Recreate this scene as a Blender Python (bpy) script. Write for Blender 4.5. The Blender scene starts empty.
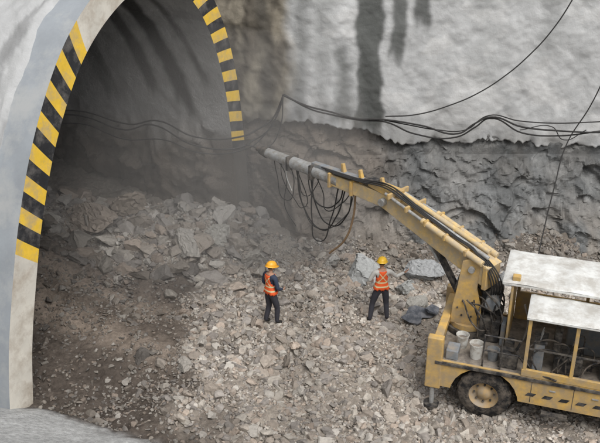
import bpy, bmesh, math, random
import numpy as np
from mathutils import Vector, Matrix
random.seed(7); rng=np.random.default_rng(7)
D=bpy.data; SC=bpy.context.scene
def link(o,parent=None):
    SC.collection.objects.link(o)
    if parent: o.parent=parent
    return o
def empty(name,loc=(0,0,0),rz=0):
    e=D.objects.new(name,None); e.location=loc; e.rotation_euler=(0,0,rz); e.empty_display_size=.3
    return link(e)
# ---------------------------------------------------------------- noise
def _h(ix,iy,iz,s):
    n=(ix.astype(np.int64)*374761393+iy.astype(np.int64)*668265263+iz.astype(np.int64)*2147483647+s*144665)&0xffffffff
    n=((n^(n>>13))*1274126177)&0xffffffff
    n=((n^(n>>16))*2246822519)&0xffffffff
    n=n^(n>>15)
    return (n&0xffffff)/float(0xffffff)
def vn(x,y,z,s=0):
    x,y,z=np.broadcast_arrays(np.asarray(x,float),np.asarray(y,float),np.asarray(z,float))
    ix=np.floor(x);iy=np.floor(y);iz=np.floor(z)
    fx=x-ix;fy=y-iy;fz=z-iz
    fx=fx*fx*(3-2*fx);fy=fy*fy*(3-2*fy);fz=fz*fz*(3-2*fz)
    r=0
    for a in (0,1):
        for b in (0,1):
            for c in (0,1):
                w=(fx if a else 1-fx)*(fy if b else 1-fy)*(fz if c else 1-fz)
                r=r+w*_h(ix+a,iy+b,iz+c,s)
    return r*2-1
def fbm(x,y,z=0,o=4,s=0,g=.5):
    r=0;a=1;t=0
    x=np.asarray(x,float);y=np.asarray(y,float);z=np.asarray(z,float)
    for i in range(o):
        r=r+a*vn(x,y,z,s+i*17);t+=a;a*=g;x=x*2.03;y=y*2.03;z=z*2.03
    return r/t
def ss(a,b,x):
    t=np.clip((x-a)/(b-a),0,1); return t*t*(3-2*t)
def cells(x,y,z,s=0):
    x,y,z=np.broadcast_arrays(np.asarray(x,float),np.asarray(y,float),np.asarray(z,float))
    ix=np.floor(x);iy=np.floor(y);iz=np.floor(z)
    best=np.full(x.shape,9.);f2=np.full(x.shape,9.);val=np.zeros(x.shape)
    for a in (-1,0,1):
        for b in (-1,0,1):
            for c in (-1,0,1):
                jx=ix+a;jy=iy+b;jz=iz+c
                px=jx+_h(jx,jy,jz,s);py=jy+_h(jx,jy,jz,s+1);pz=jz+_h(jx,jy,jz,s+2)
                d=np.sqrt((x-px)**2+(y-py)**2+(z-pz)**2)
                tilt=(x-px)*(_h(jx,jy,jz,s+3)-.5)*1.8+(z-pz)*(_h(jx,jy,jz,s+4)-.5)*1.8+(y-py)*(_h(jx,jy,jz,s+6)-.5)*1.8+_h(jx,jy,jz,s+5)-.5
                m=d<best
                f2=np.where(m,best,np.minimum(f2,d))
                val=np.where(m,tilt,val);best=np.where(m,d,best)
    return val,f2-best
# ---------------------------------------------------------------- materials
def nmat(name):
    m=D.materials.new(name);m.use_nodes=True
    nt=m.node_tree;b=nt.nodes['Principled BSDF'];return m,nt,b
def mixnode(nt,blend='MIX'):
    n=nt.nodes.new('ShaderNodeMix');n.data_type='RGBA';n.blend_type=blend;return n
def surf(name,col=None,rough=.8,var=.3,scale=3,bump=.2,bscale=20,metal=0,dirt=None,dirtamt=.4,dscale=2.5,bdist=.02,spec=.3,attr=False):
    m,nt,b=nmat(name);N=nt.nodes;L=nt.links
    tc=N.new('ShaderNodeTexCoord')
    no=N.new('ShaderNodeTexNoise');no.inputs['Scale'].default_value=scale;no.inputs['Detail'].default_value=5;no.inputs['Roughness'].default_value=.68
    L.new(tc.outputs['Object'],no.inputs['Vector'])
    mr=N.new('ShaderNodeMapRange');mr.inputs['From Min'].default_value=.25;mr.inputs['From Max'].default_value=.75
    mr.inputs['To Min'].default_value=1-var;mr.inputs['To Max'].default_value=1+var
    L.new(no.outputs['Fac'],mr.inputs['Value'])
    mx=mixnode(nt,'MULTIPLY');mx.inputs[0].default_value=1
    if attr:
        at=N.new('ShaderNodeAttribute');at.attribute_name='Col';L.new(at.outputs['Color'],mx.inputs[6])
    else: mx.inputs[6].default_value=(*col,1)
    L.new(mr.outputs[0],mx.inputs[7])
    out=mx.outputs[2]
    if dirt:
        n2=N.new('ShaderNodeTexNoise');n2.inputs['Scale'].default_value=dscale;n2.inputs['Detail'].default_value=7;n2.inputs['Roughness'].default_value=.7
        L.new(tc.outputs['Object'],n2.inputs['Vector'])
        r=N.new('ShaderNodeMapRange');r.inputs['From Min'].default_value=.62-dirtamt*.4;r.inputs['From Max'].default_value=.75-dirtamt*.25
        r.inputs['To Max'].default_value=.85
        L.new(n2.outputs['Fac'],r.inputs['Value'])
        m2=mixnode(nt);L.new(r.outputs[0],m2.inputs[0]);L.new(out,m2.inputs[6]);m2.inputs[7].default_value=(*dirt,1);out=m2.outputs[2]
    L.new(out,b.inputs['Base Color'])
    b.inputs['Roughness'].default_value=rough;b.inputs['Metallic'].default_value=metal
    b.inputs['Specular IOR Level'].default_value=spec
    if bump>0:
        n3=N.new('ShaderNodeTexNoise');n3.inputs['Scale'].default_value=bscale;n3.inputs['Detail'].default_value=5;n3.inputs['Roughness'].default_value=.7
        L.new(tc.outputs['Object'],n3.inputs['Vector'])
        bp=N.new('ShaderNodeBump');bp.inputs['Strength'].default_value=bump;bp.inputs['Distance'].default_value=bdist
        L.new(n3.outputs['Fac'],bp.inputs['Height']);L.new(bp.outputs[0],b.inputs['Normal'])
    return m
DUST=(.33,.29,.24)
M_ground=surf('ground_dirt',attr=True,var=.4,scale=9,bump=.9,bscale=14,bdist=.08,rough=.95,spec=.1)
M_rock=surf('rubble_stone',attr=True,var=.25,scale=14,bump=.5,bscale=30,bdist=.02,rough=.92,spec=.12)
M_cliff=surf('cliff_rock',attr=True,var=.4,scale=4,bump=.8,bscale=9,bdist=.05,rough=.85,spec=.2)
M_shot=surf('shotcrete',attr=True,var=.10,scale=2.6,bump=.55,bscale=6,bdist=.04,rough=.8,spec=.22)
M_inner=surf('tunnel_shotcrete',attr=True,var=.16,scale=3,bump=.8,bscale=9,bdist=.05,rough=.85,spec=.2)
M_yel=surf('paint_yellow',(.62,.40,.12),rough=.6,var=.22,scale=5,bump=.1,bscale=40,bdist=.004,dirt=(.36,.285,.19),dirtamt=.62,dscale=3,spec=.3)
M_yel2=surf('boom_yellow',(.68,.49,.21),rough=.6,var=.22,scale=6,bump=.1,bscale=40,bdist=.004,dirt=(.46,.39,.29),dirtamt=.65,dscale=5,spec=.3)
M_white=surf('roof_white',(.72,.73,.71),rough=.6,var=.10,scale=3,bump=.15,bscale=15,bdist=.01,dirt=(.44,.42,.38),dirtamt=.55,dscale=2.6)
M_blk=surf('black_metal',(.03,.03,.032),rough=.6,var=.4,scale=10,bump=.2,bscale=30,bdist=.005,dirt=(.18,.16,.135),dirtamt=.5,dscale=5)
M_rub=surf('rubber',(.022,.022,.023),rough=.85,var=.3,scale=8,bump=.2,bscale=60,bdist=.004,dirt=(.17,.145,.12),dirtamt=.5,dscale=6,spec=.2)
M_steel=surf('worn_steel',(.42,.43,.43),rough=.45,var=.25,scale=9,bump=.1,bscale=30,bdist=.004,metal=.3,dirt=(.26,.23,.19),dirtamt=.45,dscale=6)
M_grey=surf('grey_paint',(.22,.24,.26),rough=.6,var=.25,scale=8,bump=.1,bscale=30,bdist=.004,dirt=DUST,dirtamt=.4,dscale=5)
M_deck=surf('deck_plate',(.17,.15,.13),rough=.8,var=.3,scale=8,bump=.4,bscale=30,bdist=.01,dirt=DUST,dirtamt=.55,dscale=4)
M_cable=surf('cable_rubber',(.035,.034,.033),rough=.75,var=.3,scale=8,bump=0)
M_hoseb=surf('hose_tan',(.25,.17,.10),rough=.7,var=.3,scale=8,bump=0)
M_red=surf('red_plastic',(.35,.05,.035),rough=.5,var=.2,bump=0)
M_slab=surf('slate_rock',(.10,.11,.13),rough=.7,var=.4,scale=5,bump=.4,bscale=20,dirt=(.22,.22,.23),dirtamt=.45,dscale=5)
M_bucket=surf('bucket_plastic',(.66,.66,.63),rough=.5,var=.1,scale=6,bump=0,dirt=DUST,dirtamt=.45,dscale=7)
m,nt,b=nmat('cab_glass');b.inputs['Base Color'].default_value=(.35,.37,.38,1);b.inputs['Roughness'].default_value=.12
b.inputs['Alpha'].default_value=.16;M_glass=m
M_sy=surf('stripe_yellow',(.84,.55,.06),rough=.6,var=.14,scale=3,bump=.1,bscale=30,bdist=.004,dirt=(.5,.39,.22),dirtamt=.4)
M_sb=surf('stripe_black',(.028,.029,.032),rough=.6,var=.4,scale=3,bump=.1,bscale=30,bdist=.004,dirt=(.16,.15,.14),dirtamt=.36)
M_sw=surf('portal_concrete_white',(.66,.63,.56),rough=.75,var=.15,scale=1.5,bump=.25,bscale=20,bdist=.01,dirt=(.42,.36,.29),dirtamt=.42,dscale=1.6)
M_leg=surf('portal_concrete_damp',(.10,.088,.074),rough=.8,var=.35,scale=2,bump=.5,bscale=12,bdist=.03)
M_collar=surf('portal_concrete_grey',(.30,.325,.35),rough=.6,var=.15,scale=1.2,bump=.2,bscale=12,bdist=.01,dirt=(.40,.41,.41),dirtamt=.35,dscale=1.1)
# ---------------------------------------------------------------- mesh helpers
def set_col(me,c):
    a=me.color_attributes.new('Col','FLOAT_COLOR','POINT')
    c=np.asarray(c,float)
    buf=np.ones((len(me.vertices),4),np.float32);buf[:,:3]=np.clip(c,0,1);a.data.foreach_set('color',buf.ravel())
def grid_mesh(name,P,mat,col=None,smooth=True,parent=None):
    n,m=P.shape[:2]
    idx=np.arange(n*m).reshape(n,m)
    f=np.stack([idx[:-1,:-1],idx[1:,:-1],idx[1:,1:],idx[:-1,1:]],-1).reshape(-1,4)
    me=D.meshes.new(name);me.vertices.add(n*m);me.vertices.foreach_set('co',P.reshape(-1,3).astype(np.float32).ravel())
    me.loops.add(f.size);me.loops.foreach_set('vertex_index',f.astype(np.int32).ravel())
    me.polygons.add(len(f));me.polygons.foreach_set('loop_start',np.arange(0,f.size,4,dtype=np.int32))
    me.polygons.foreach_set('use_smooth',np.full(len(f),smooth))
    me.update(calc_edges=True);me.validate()
    if col is not None:set_col(me,np.broadcast_to(col,P.shape).reshape(-1,3))
    me.materials.append(mat)
    return link(D.objects.new(name,me),parent)
def mesh_obj(name,vs,fs,mats,mi=None,parent=None,smooth=False,bevel=0):
    me=D.meshes.new(name);me.from_pydata([tuple(v) for v in vs],[],fs)
    for m_ in (mats if isinstance(mats,list) else [mats]):me.materials.append(m_)
    if mi:
        for p,i in zip(me.polygons,mi):p.material_index=i
    bm=bmesh.new();bm.from_mesh(me);bmesh.ops.recalc_face_normals(bm,faces=bm.faces);bm.to_mesh(me);bm.free()
    if smooth:
        for p in me.polygons:p.use_smooth=True
    o=link(D.objects.new(name,me),parent)
    if bevel:
        md=o.modifiers.new('b','BEVEL');md.width=bevel;md.segments=2;md.limit_method='ANGLE'
    return o
BF=[(0,1,3,2),(4,6,7,5),(0,4,5,1),(2,3,7,6),(0,2,6,4),(1,5,7,3)]
def box(name,par,mat,x0,x1,y0,y1,z0,z1,bevel=.012):
    vs=[(x,y,z) for x in (x0,x1) for y in (y0,y1) for z in (z0,z1)]
    return mesh_obj(name,vs,BF,mat,parent=par,bevel=bevel)
def beam(name,par,mat,p0,p1,w0,h0,w1=None,h1=None,bevel=.015,up=(0,0,1)):
    w1=w1 or w0;h1=h1 or h0
    p0=Vector(p0);p1=Vector(p1);d=(p1-p0).normalized();s=d.cross(Vector(up)).normalized();u=s.cross(d)
    vs=[]
    for p,w,h in ((p0,w0,h0),(p1,w1,h1)):
        for a in (-1,1):
            for c in (-1,1):vs.append(p+s*a*w/2+u*c*h/2)
    return mesh_obj(name,vs,BF,mat,parent=par,bevel=bevel)
def cyl(name,par,mat,p0,p1,r0,r1=None,n=20,bevel=.006,cap=True):
    r1=r0 if r1 is None else r1
    p0=Vector(p0);p1=Vector(p1);d=(p1-p0).normalized();a=d.orthogonal().normalized();c=d.cross(a)
    vs=[];fs=[]
    for p,r in ((p0,r0),(p1,r1)):
        for i in range(n):
            t=2*math.pi*i/n;vs.append(p+a*math.cos(t)*r+c*math.sin(t)*r)
    for i in range(n):fs.append((i,(i+1)%n,n+(i+1)%n,n+i))
    fs.append(tuple(range(n)));fs.append(tuple(range(n,2*n)))
    return mesh_obj(name,vs,fs,mat,parent=par,bevel=bevel)
def tubes(name,lines,mat,parent=None):
    cu=D.curves.new(name,'CURVE');cu.dimensions='3D';cu.bevel_depth=1;cu.bevel_resolution=2;cu.resolution_u=8;cu.use_fill_caps=True
    for pts,r in lines:
        s=cu.splines.new('BEZIER');s.bezier_points.add(len(pts)-1)
        for bp,p in zip(s.bezier_points,pts):
            bp.co=p;bp.radius=r;bp.handle_left_type=bp.handle_right_type='AUTO'
    cu.materials.append(mat)
    return link(D.objects.new(name,cu),parent)
# ---------------------------------------------------------------- site frame
dv=np.array([.4393,.8984]);nv=np.array([-.8984,.4393]);C=np.array([-3.757,18.2])
def ybl(x):return np.interp(x,[-30,-9,-6,-4.2,-3,-2.3,-1,30],[17,15.3,14.25,13.6,13.05,12.3,11.4,11.3])
def hraw(x,y):
    a=(x-C[0])*nv[0]+(y-C[1])*nv[1]
    h=.0*x
    h=h+1.45*ss(-1.5,6.5,a)*ss(15.2,19.5,y)
    h=h+1.05*np.exp(-(((x+2.4)/1.7)**2+((y-21.7)/1.5)**2))
    h=h+.45*ss(20.2,22,y)*ss(-1,0.5,x)
    h=h+.35*np.exp(-(((x+.5)/2.5)**2+((y-15.6)/2.0)**2))
    h=h+.30*np.exp(-(((x-1.3)/1.6)**2+((y-18.4)/1.4)**2))
    h=h-.25*np.exp(-(((x+4.3)/1.2)**2+((y-14.6)/1.0)**2))
    fl=1-ss(1.0,0,np.maximum(np.maximum(2.4-x,0),np.maximum(y-17.2,0)))
    amp=.25+.75*np.clip(fl,0,1)
    n=.22*fbm(x*.55,y*.55,0,3,5)+.12*fbm(x*1.9,y*1.9,0,3,9)
    h=h+n*amp*1.2
    near=np.maximum(.78*(11.3-y),.5*(ybl(x)-y))
    near=np.minimum(near,9.2)
    nn=np.maximum(near,0)
    return np.where(near>0,np.maximum(h,nn+.08*fbm(x*1.5,y*1.5,0,5,33)),h),near
def H(x,y):return float(hraw(np.array([float(x)]),np.array([float(y)]))[0][0])
xs=np.concatenate([[-400,-200,-100,-60,-40,-30,-22],np.arange(-18,-9,.4),np.arange(-9,8.5,.06),np.arange(8.5,14,.3),[16,20,30,45,70,120,200,400]])
ys=np.concatenate([[-400,-200,-100,-50,-25,-12],np.arange(-6,12,.4),np.arange(12,25.5,.06),[26,28,31,36,45,70,120,200,400]])
X,Y=np.meshgrid(xs,ys,indexing='ij')
Z,near=hraw(X,Y)
fine=fbm(X*5,Y*5,0,4,60);Z=Z+.07*fine*(near<0)
A=(X-C[0])*nv[0]+(Y-C[1])*nv[1]
def zone(x,y):
    """1 = stony rubble, 0 = fine dark dirt"""
    e=fbm(x*.8,y*.8,0,4,71)*1.4
    r=ss(-3.0,-1.7,x+e+(y-16)*.16)
    inn=ss(19.0,20.2,y+e*.8+.25*(x+4))
    return np.clip(r+inn,0,1)
zn=zone(X,Y)[...,None]
mixn=(fbm(X*1.1,Y*1.1,0,4,80)*.5+.5)[...,None]
dirt=np.array([.118,.099,.084])*(.6+.8*mixn)
path=np.exp(-(((Y-(17.6-.55*(X+6)))/.5)**2))[...,None]*ss(-7.5,-6.5,X)[...,None]*(1-ss(-3.2,-2.2,X))[...,None]
path2=np.exp(-(((Y-(18.9-.35*(X+6)))/.35)**2))[...,None]*ss(-7.5,-6.5,X)[...,None]*(1-ss(-3.6,-2.6,X))[...,None]
path=np.clip(path+.8*path2,0,1)
dirt=dirt*(1-path)+np.array([.27,.225,.185])*path
stone=np.array([.31,.275,.235])*(.7+.6*mixn)
col=dirt*(1-zn)+stone*zn
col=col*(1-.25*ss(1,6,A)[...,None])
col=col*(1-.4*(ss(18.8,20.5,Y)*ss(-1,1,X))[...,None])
pale=np.array([.52,.525,.52])*(.8+.35*mixn)
k=ss(-.1,.25,near+.2*fbm(X*3,Y*3,0,4,90))[...,None]
col=col*(1-k)+pale*k
grid_mesh('ground',np.stack([X,Y,Z],-1),M_ground,col)
# ---------------------------------------------------------------- excavated wall: shotcrete above rock
def wpath(t,off):
    t=np.asarray(t,float)
    k=ss(-.6,.6,t)
    nx=dv[0]*(1-k);ny=dv[1]*(1-k)+k
    tx=np.where(t>0,t,0);tn=np.where(t<0,-t,0)
    x=-1.50+tx+nv[0]*tn;y=23.25-.45*ss(0,2.2,t)+.015*tx+nv[1]*tn
    return x+nx*off,y+ny*off
tt=np.concatenate([np.arange(-17,-4,.5),np.arange(-4,12,.05),np.arange(12,34,.6)])
def lip(x):return np.interp(x,[-20,-1.6,-.4,1.2,2.2,2.9,5.5,8.5,30],[3.0,3.2,3.35,3.25,3.05,2.75,2.85,2.6,2.6])+.14*fbm(x*2.2,0,3,4,12)+.09*fbm(x*9,0,3,3,15)
vv=np.linspace(0,1,190)
T,V=np.meshgrid(tt,vv,indexing='ij')
XX,_=wpath(T,0)
LZ=lip(XX);TOP=10.5
ZZ=LZ+(TOP-LZ)*V
off=(ZZ-2.8)*.07+.12*fbm(XX*.5,ZZ*.5,T*.3,3,20)+.07*fbm(XX*2,ZZ*2,0,4,21)+.012*fbm(XX*7,ZZ*7,0,3,22)
brn=1-ss(-.55,-.1,XX+.22*fbm(ZZ*1.3,XX*1.2,0,4,24))
off=off+brn*.14*fbm(XX*1.6,ZZ*1.6,2,4,25)
off=off+.14*np.exp(-V*60)*fbm(XX*5,1,0,3,26)
x,y=wpath(T,off)
P=np.stack([x,y,ZZ],-1)
ret=P[:,:1].copy();ret[:,:,1]+=.45;ret[:,:,2]+=-.02
P=np.concatenate([ret,P],1)
n1=fbm(XX*1.0,ZZ*.5,0,5,30)
g=.46+.08*n1+.04*fbm(XX*6,ZZ*6,0,3,31)
cb=np.stack([g*.985,g,g*1.0],-1)
def streak(xc,w,zb,zt=11,sd=0,wob=.16,soft=.08):
    wo=wob*fbm(ZZ*.9,xc,0,3,40+sd)+.05*fbm(ZZ*5,XX*3,0,3,44+sd)
    ww=w*(.75+.35*fbm(ZZ*1.1,xc+4,0,2,50+sd))
    s=1-ss(ww-soft,ww+soft,np.abs(XX-xc-wo))
    return s*ss(zb-.25,zb+.35,ZZ+.35*fbm(XX*5,ZZ*.4,0,3,55+sd))*(ss(zt+.2,zt-.2,ZZ) if zt<10 else 1)
st=streak(1.95,.46,2.9,sd=1)
st=np.maximum(st,.8*streak(1.2,.36,3.2,5.6,sd=2,soft=.2))
st=np.maximum(st,.95*streak(2.70,.26,5.2,sd=3))
st=np.maximum(st,.95*streak(3.35,.26,6.1,sd=4))
st=np.maximum(st,.4*streak(.65,.35,3.6,sd=5,soft=.25))
st=np.maximum(st,.6*streak(-.05,.25,3.4,sd=6,soft=.2))
st=np.maximum(st,.22*streak(5.2,.5,4.2,sd=7,soft=.35))
st=np.maximum(st,.25*streak(7.0,.3,5.0,sd=8,soft=.25))
dk=np.stack([.115+0*g,.12+0*g,.115+0*g],-1)*(1+.35*n1[...,None])
cb=cb*(1-st[...,None])+dk*st[...,None]
pc=ss(.12,.35,fbm(XX*1.3,ZZ*2.0,0,4,61))*.45*(1-st)*(1-brn)
cb=cb*(1-pc[...,None])+np.array([.59,.59,.58])*pc[...,None]
ed=np.exp(-((ZZ-LZ)/.35))*ss(-.3,.3,fbm(XX*2,ZZ*.6,0,3,64))*.5
cb=cb*(1-ed[...,None])+np.array([.25,.24,.22])*ed[...,None]
bn=ss(-.25,.3,fbm(XX*2.2,ZZ*1.1,0,5,66))[...,None]
bb=np.array([.105,.093,.075])*(1-bn)+np.array([.24,.215,.17])*bn
bl=streak(-.95,.22,3.0,sd=9,soft=.15)[...,None]*.6
bb=bb*(1-bl)+np.array([.07,.066,.057])*bl
cb=cb*(1-brn[...,None])+bb*brn[...,None]
cb=np.concatenate([cb[:,:1],cb],1)
grid_mesh('shotcrete_wall',P,M_shot,cb)
zz=np.arange(-.6,4.0,.04)
T,ZZ=np.meshgrid(tt,zz,indexing='ij')
XX,_=wpath(T,0)
f=ss(.2,1.6,T)
sl=np.maximum(2.75-ZZ,0)*.72*f
wx=.5*fbm(XX*.6,ZZ*.6,0,3,3);wz=.5*fbm(XX*.6,ZZ*.6,4,3,4)
c1,e1=cells(XX*.75+wx+ZZ*.25,ZZ*.95+wz,XX*0+.5,101)
c2,e2=cells(XX*1.9+ZZ*.9+wx,ZZ*2.1-XX*.6+wz,XX*0+.5,131)
c3,e3=cells(XX*5+ZZ*2,ZZ*5-XX*2,XX*0+.5,161)
e1s=ss(0,.16,e1);e2s=ss(0,.22,e2)
off=.20-sl+(.38*c1*e1s+.20*c2*e2s+.06*c3)*(.3+.7*f)+.10*fbm(XX*1.5,ZZ*1.5,0,4,7)+.045*fbm(XX*6,ZZ*6,0,3,8)
off=np.where(ZZ>2.4,np.maximum(off,.04),off)
off=off+.3*ss(2.9,3.6,ZZ)
x,y=wpath(T,off)
P=np.stack([x,y,ZZ],-1)
bro=1-ss(.9,3.4,XX+1.2*fbm(XX*.7,ZZ*.9,0,4,9))
v=(fbm(XX*1.5,ZZ*1.5,0,5,140)*.5+.5)
blue=np.array([.15,.155,.155])*(.5+.95*v[...,None])
lt=ss(.05,.4,c2*.7+.5*c1+.4*fbm(XX*3,ZZ*3,0,3,150))[...,None]*.5
blue=blue*(1-lt)+np.array([.28,.285,.28])*lt
brw=np.array([.135,.11,.088])*(.55+.95*v[...,None])
cc=blue*(1-bro[...,None])+brw*bro[...,None]
cc=cc*(1-.25*np.exp(-e1*16)[...,None])
dst=((.2+.55*ss(1.5,.2,ZZ))*ss(-.4,.4,fbm(XX*2,ZZ*2,0,4,155)))[...,None]
cc=cc*(1-dst)+np.array([.26,.235,.205])*dst
grid_mesh('rock_cliff',P,M_cliff,cc,smooth=False)
hx=[wpath(np.array([t]),.5) for t in (34,20,8,0,-8,-17)]
base=[(float(a[0]),float(b_[0])) for a,b_ in hx]+[(-18,24),(-20,14),(-21,0),(-22,-30)]
outd=[(.5,.87),(.1,1),(0,1),(0,1),(-.1,1),(-.5,.87),(-.8,.5),(-1,.1),(-1,0),(-1,-.2)]
bp_=np.array(base);od=np.array(outd)
u=np.linspace(0,len(base)-1,160)
bx=np.stack([np.interp(u,np.arange(len(base)),bp_[:,i]) for i in (0,1)],-1)
ox=np.stack([np.interp(u,np.arange(len(base)),od[:,i]) for i in (0,1)],-1)
ds=[0,0,.8,2,4,8,14,25,45,80,150];hz=[-1,10.4,10.7,11.4,13,16,20,27,36,44,50]
P=np.zeros((len(u),len(ds),3))
for j,(d_,h_) in enumerate(zip(ds,hz)):
    P[:,j,0]=bx[:,0]+ox[:,0]*d_;P[:,j,1]=bx[:,1]+ox[:,1]*d_;P[:,j,2]=h_+(.06*d_+.1)*fbm(P[:,j,0]*.2,P[:,j,1]*.2,0,3,7)*(j>1)
g=(.5+.5*fbm(P[...,0]*.3,P[...,1]*.3,0,4,17))[...,None]
grid_mesh('hillside',P,M_ground,np.array([.16,.15,.09])*(1-g)+np.array([.10,.11,.05])*g)
# ---------------------------------------------------------------- tunnel
tun=empty('tunnel_portal')
prof=np.array([(14.2,-.5),(14.45,1.2),(14.8,2.6),(15.2,3.9),(15.85,5.4),(16.85,6.85),(18.2,7.75),(19.45,7.9),(20.5,7.3),(21.25,6.2),(21.75,4.7),(22.0,2.9),(22.15,1.2),(22.2,-.5)])
prof[:,0]=(prof[:,0]-18.2)*1.113
def catmull(pts,n=24):
    out=[];p=np.vstack([2*pts[0]-pts[1],pts,2*pts[-1]-pts[-2]])
    for i in range(1,len(p)-2):
        for t in np.linspace(0,1,n,endpoint=False):
            out.append(.5*((2*p[i])+(-p[i-1]+p[i+1])*t+(2*p[i-1]-5*p[i]+4*p[i+1]-p[i+2])*t*t+(-p[i-1]+3*p[i]-3*p[i+1]+p[i+2])*t**3))
    out.append(pts[-1]);return np.array(out)
cr=catmull(prof)
for _ in range(30):cr[1:-1]=.25*cr[:-2]+.5*cr[1:-1]+.25*cr[2:]
arc=np.concatenate([[0],np.cumsum(np.linalg.norm(np.diff(cr,axis=0),axis=1))]);LA=arc[-1]
def pin(s):
    s=np.clip(s,0,LA);return np.stack([np.interp(s,arc,cr[:,0]),np.interp(s,arc,cr[:,1])],-1)
def pnor(s):
    d_=pin(np.asarray(s)+.15)-pin(np.asarray(s)-.15);d_/=np.linalg.norm(d_,axis=-1,keepdims=True)
    return np.stack([-d_[...,1],d_[...,0]],-1)
def w3(q,a):
    q=np.asarray(q);a=np.broadcast_to(a,q.shape[:-1])
    return np.stack([C[0]+dv[0]*q[...,0]+nv[0]*a,C[1]+dv[1]*q[...,0]+nv[1]*a,q[...,1]],-1)
RW=.66
vs=[];fs=[];mi=[]
half=.30;nst=int(LA/half)+1
for kx in range(-1,nst+1):
    s0=kx*half;mid=pin(np.array([s0+half/2]))[0]
    if mid[0]<0: stripe=2.95<mid[1]<6.95
    else: stripe=mid[1]>2.8 and mid[0]>1.6
    if mid[0]>1 and mid[1]<=2.8:mt=3
    elif stripe:mt=kx%2
    else:mt=2
    ns,nb=4,4
    b0=len(vs)
    for i in range(ns+1):
        for j in range(nb+1):
            bb_=j/nb
            s=np.array([s0+half*i/ns+ (.26*bb_)])
            q=pin(s)+pnor(s)*RW*bb_
            vs.append(w3(q,0)[0])
    for i in range(ns):
        for j in range(nb):
            a=b0+i*(nb+1)+j;fs.append((a,a+1,a+nb+2,a+nb+1));mi.append(mt)
mesh_obj('ring_face',vs,fs,[M_sy,M_sb,M_sw,M_leg],mi,tun)
sg=np.linspace(0,LA,260)
aa=np.linspace(0,1.0,8)
S,Aa=np.meshgrid(sg,aa,indexing='ij')
grid_mesh('collar_outer',w3(pin(S)+pnor(S)*(RW-.004),Aa),M_collar,None,parent=tun)
aa=np.concatenate([np.arange(0,.5,.1),np.arange(.5,10,.06),np.arange(10,17,.3)])
S,Aa=np.meshgrid(np.linspace(0,LA,300),aa,indexing='ij')
q0=pin(S);Zq=q0[...,1]
low=1-ss(2.6,3.7,Zq+.5*fbm(Aa*.8,S*.8,0,4,203))
rk,ek=cells(Aa*1.1,S*1.3,Aa*0+.5,210);rk2,_=cells(Aa*3.2,S*3.2,Aa*0+.5,220)
disp=(.06*fbm(Aa*.8,S*.8,0,3,200)+.05*fbm(Aa*3,S*3,0,4,201))+low*(.12+.34*rk+.14*rk2)
disp=disp*ss(.1,.9,Aa)
q=q0-pnor(S)*disp[...,None]
n1=fbm(Aa*.9,S*.5,0,5,230)
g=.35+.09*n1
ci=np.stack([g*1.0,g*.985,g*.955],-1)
def st2(ac,w,zb,sd,slant=.25):
    wo=.15*fbm(Zq*1.2,ac,0,3,240+sd)+slant*(Zq-5)
    s=1-ss(w-.1,w+.1,np.abs(Aa-ac-wo)*(1+.15*fbm(Zq*3,Aa,0,2,250+sd)))
    return s*ss(zb-.2,zb+.4,Zq+.3*fbm(Aa*6,0,0,2,260+sd))
s_=np.maximum.reduce([st2(1.6,.28,3.9,1),.9*st2(2.5,.22,4.3,2),.7*st2(.7,.12,4.6,3),.6*st2(4.2,.3,4.0,4),.5*st2(6,.5,4.2,5)])
ci=ci*(1-s_[...,None])+np.array([.08,.078,.074])*s_[...,None]
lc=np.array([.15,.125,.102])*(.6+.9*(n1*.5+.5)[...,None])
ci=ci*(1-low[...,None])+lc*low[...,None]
grid_mesh('inner_lining',w3(q,Aa),M_inner,ci,parent=tun)
aa=np.concatenate([[.72,.74],np.arange(.78,6,.07),np.arange(6,17,.3)])
S,Aa=np.meshgrid(np.linspace(0,LA,320),aa,indexing='ij')
th=RW-.03+ss(.72,.86+.0*Aa,Aa)*(.12+.07*fbm(Aa*1.5,S*1.5,0,4,300)+.045*fbm(Aa*6+S*2,S*4-Aa*2,0,3,301))+.5*ss(1,7,Aa)
edge=.16*fbm(S*1.2,0,0,4,303)*np.exp(-(Aa-.72)*1.5)
q=pin(S)+pnor(S)*th[...,None]
n1=fbm(Aa*.6,S*.6,0,5,304)
dr=ss(.05,.4,fbm(Aa*5+S*2.0,S*1.0-Aa*.6,0,4,306))
g=.45+.08*n1-.15*dr
grid_mesh('shotcrete_cover',w3(q,Aa+edge),M_shot,np.stack([g*.985,g,g*1.005],-1),parent=tun)
sx=np.linspace(-5,5,120);sz=np.linspace(-1,8.4,110)
SX,SZ=np.meshgrid(sx,sz,indexing='ij')
rk,_=cells(SX*.8,SZ*.8,SX*0+.5,320)
grid_mesh('heading_rock',w3(np.stack([SX,SZ],-1),12+.5*rk+.1*fbm(SX*3,SZ*3,0,3,9)),M_cliff,np.array([.14,.12,.10])*(1+.4*rk[...,None]),smooth=False,parent=tun)
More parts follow.
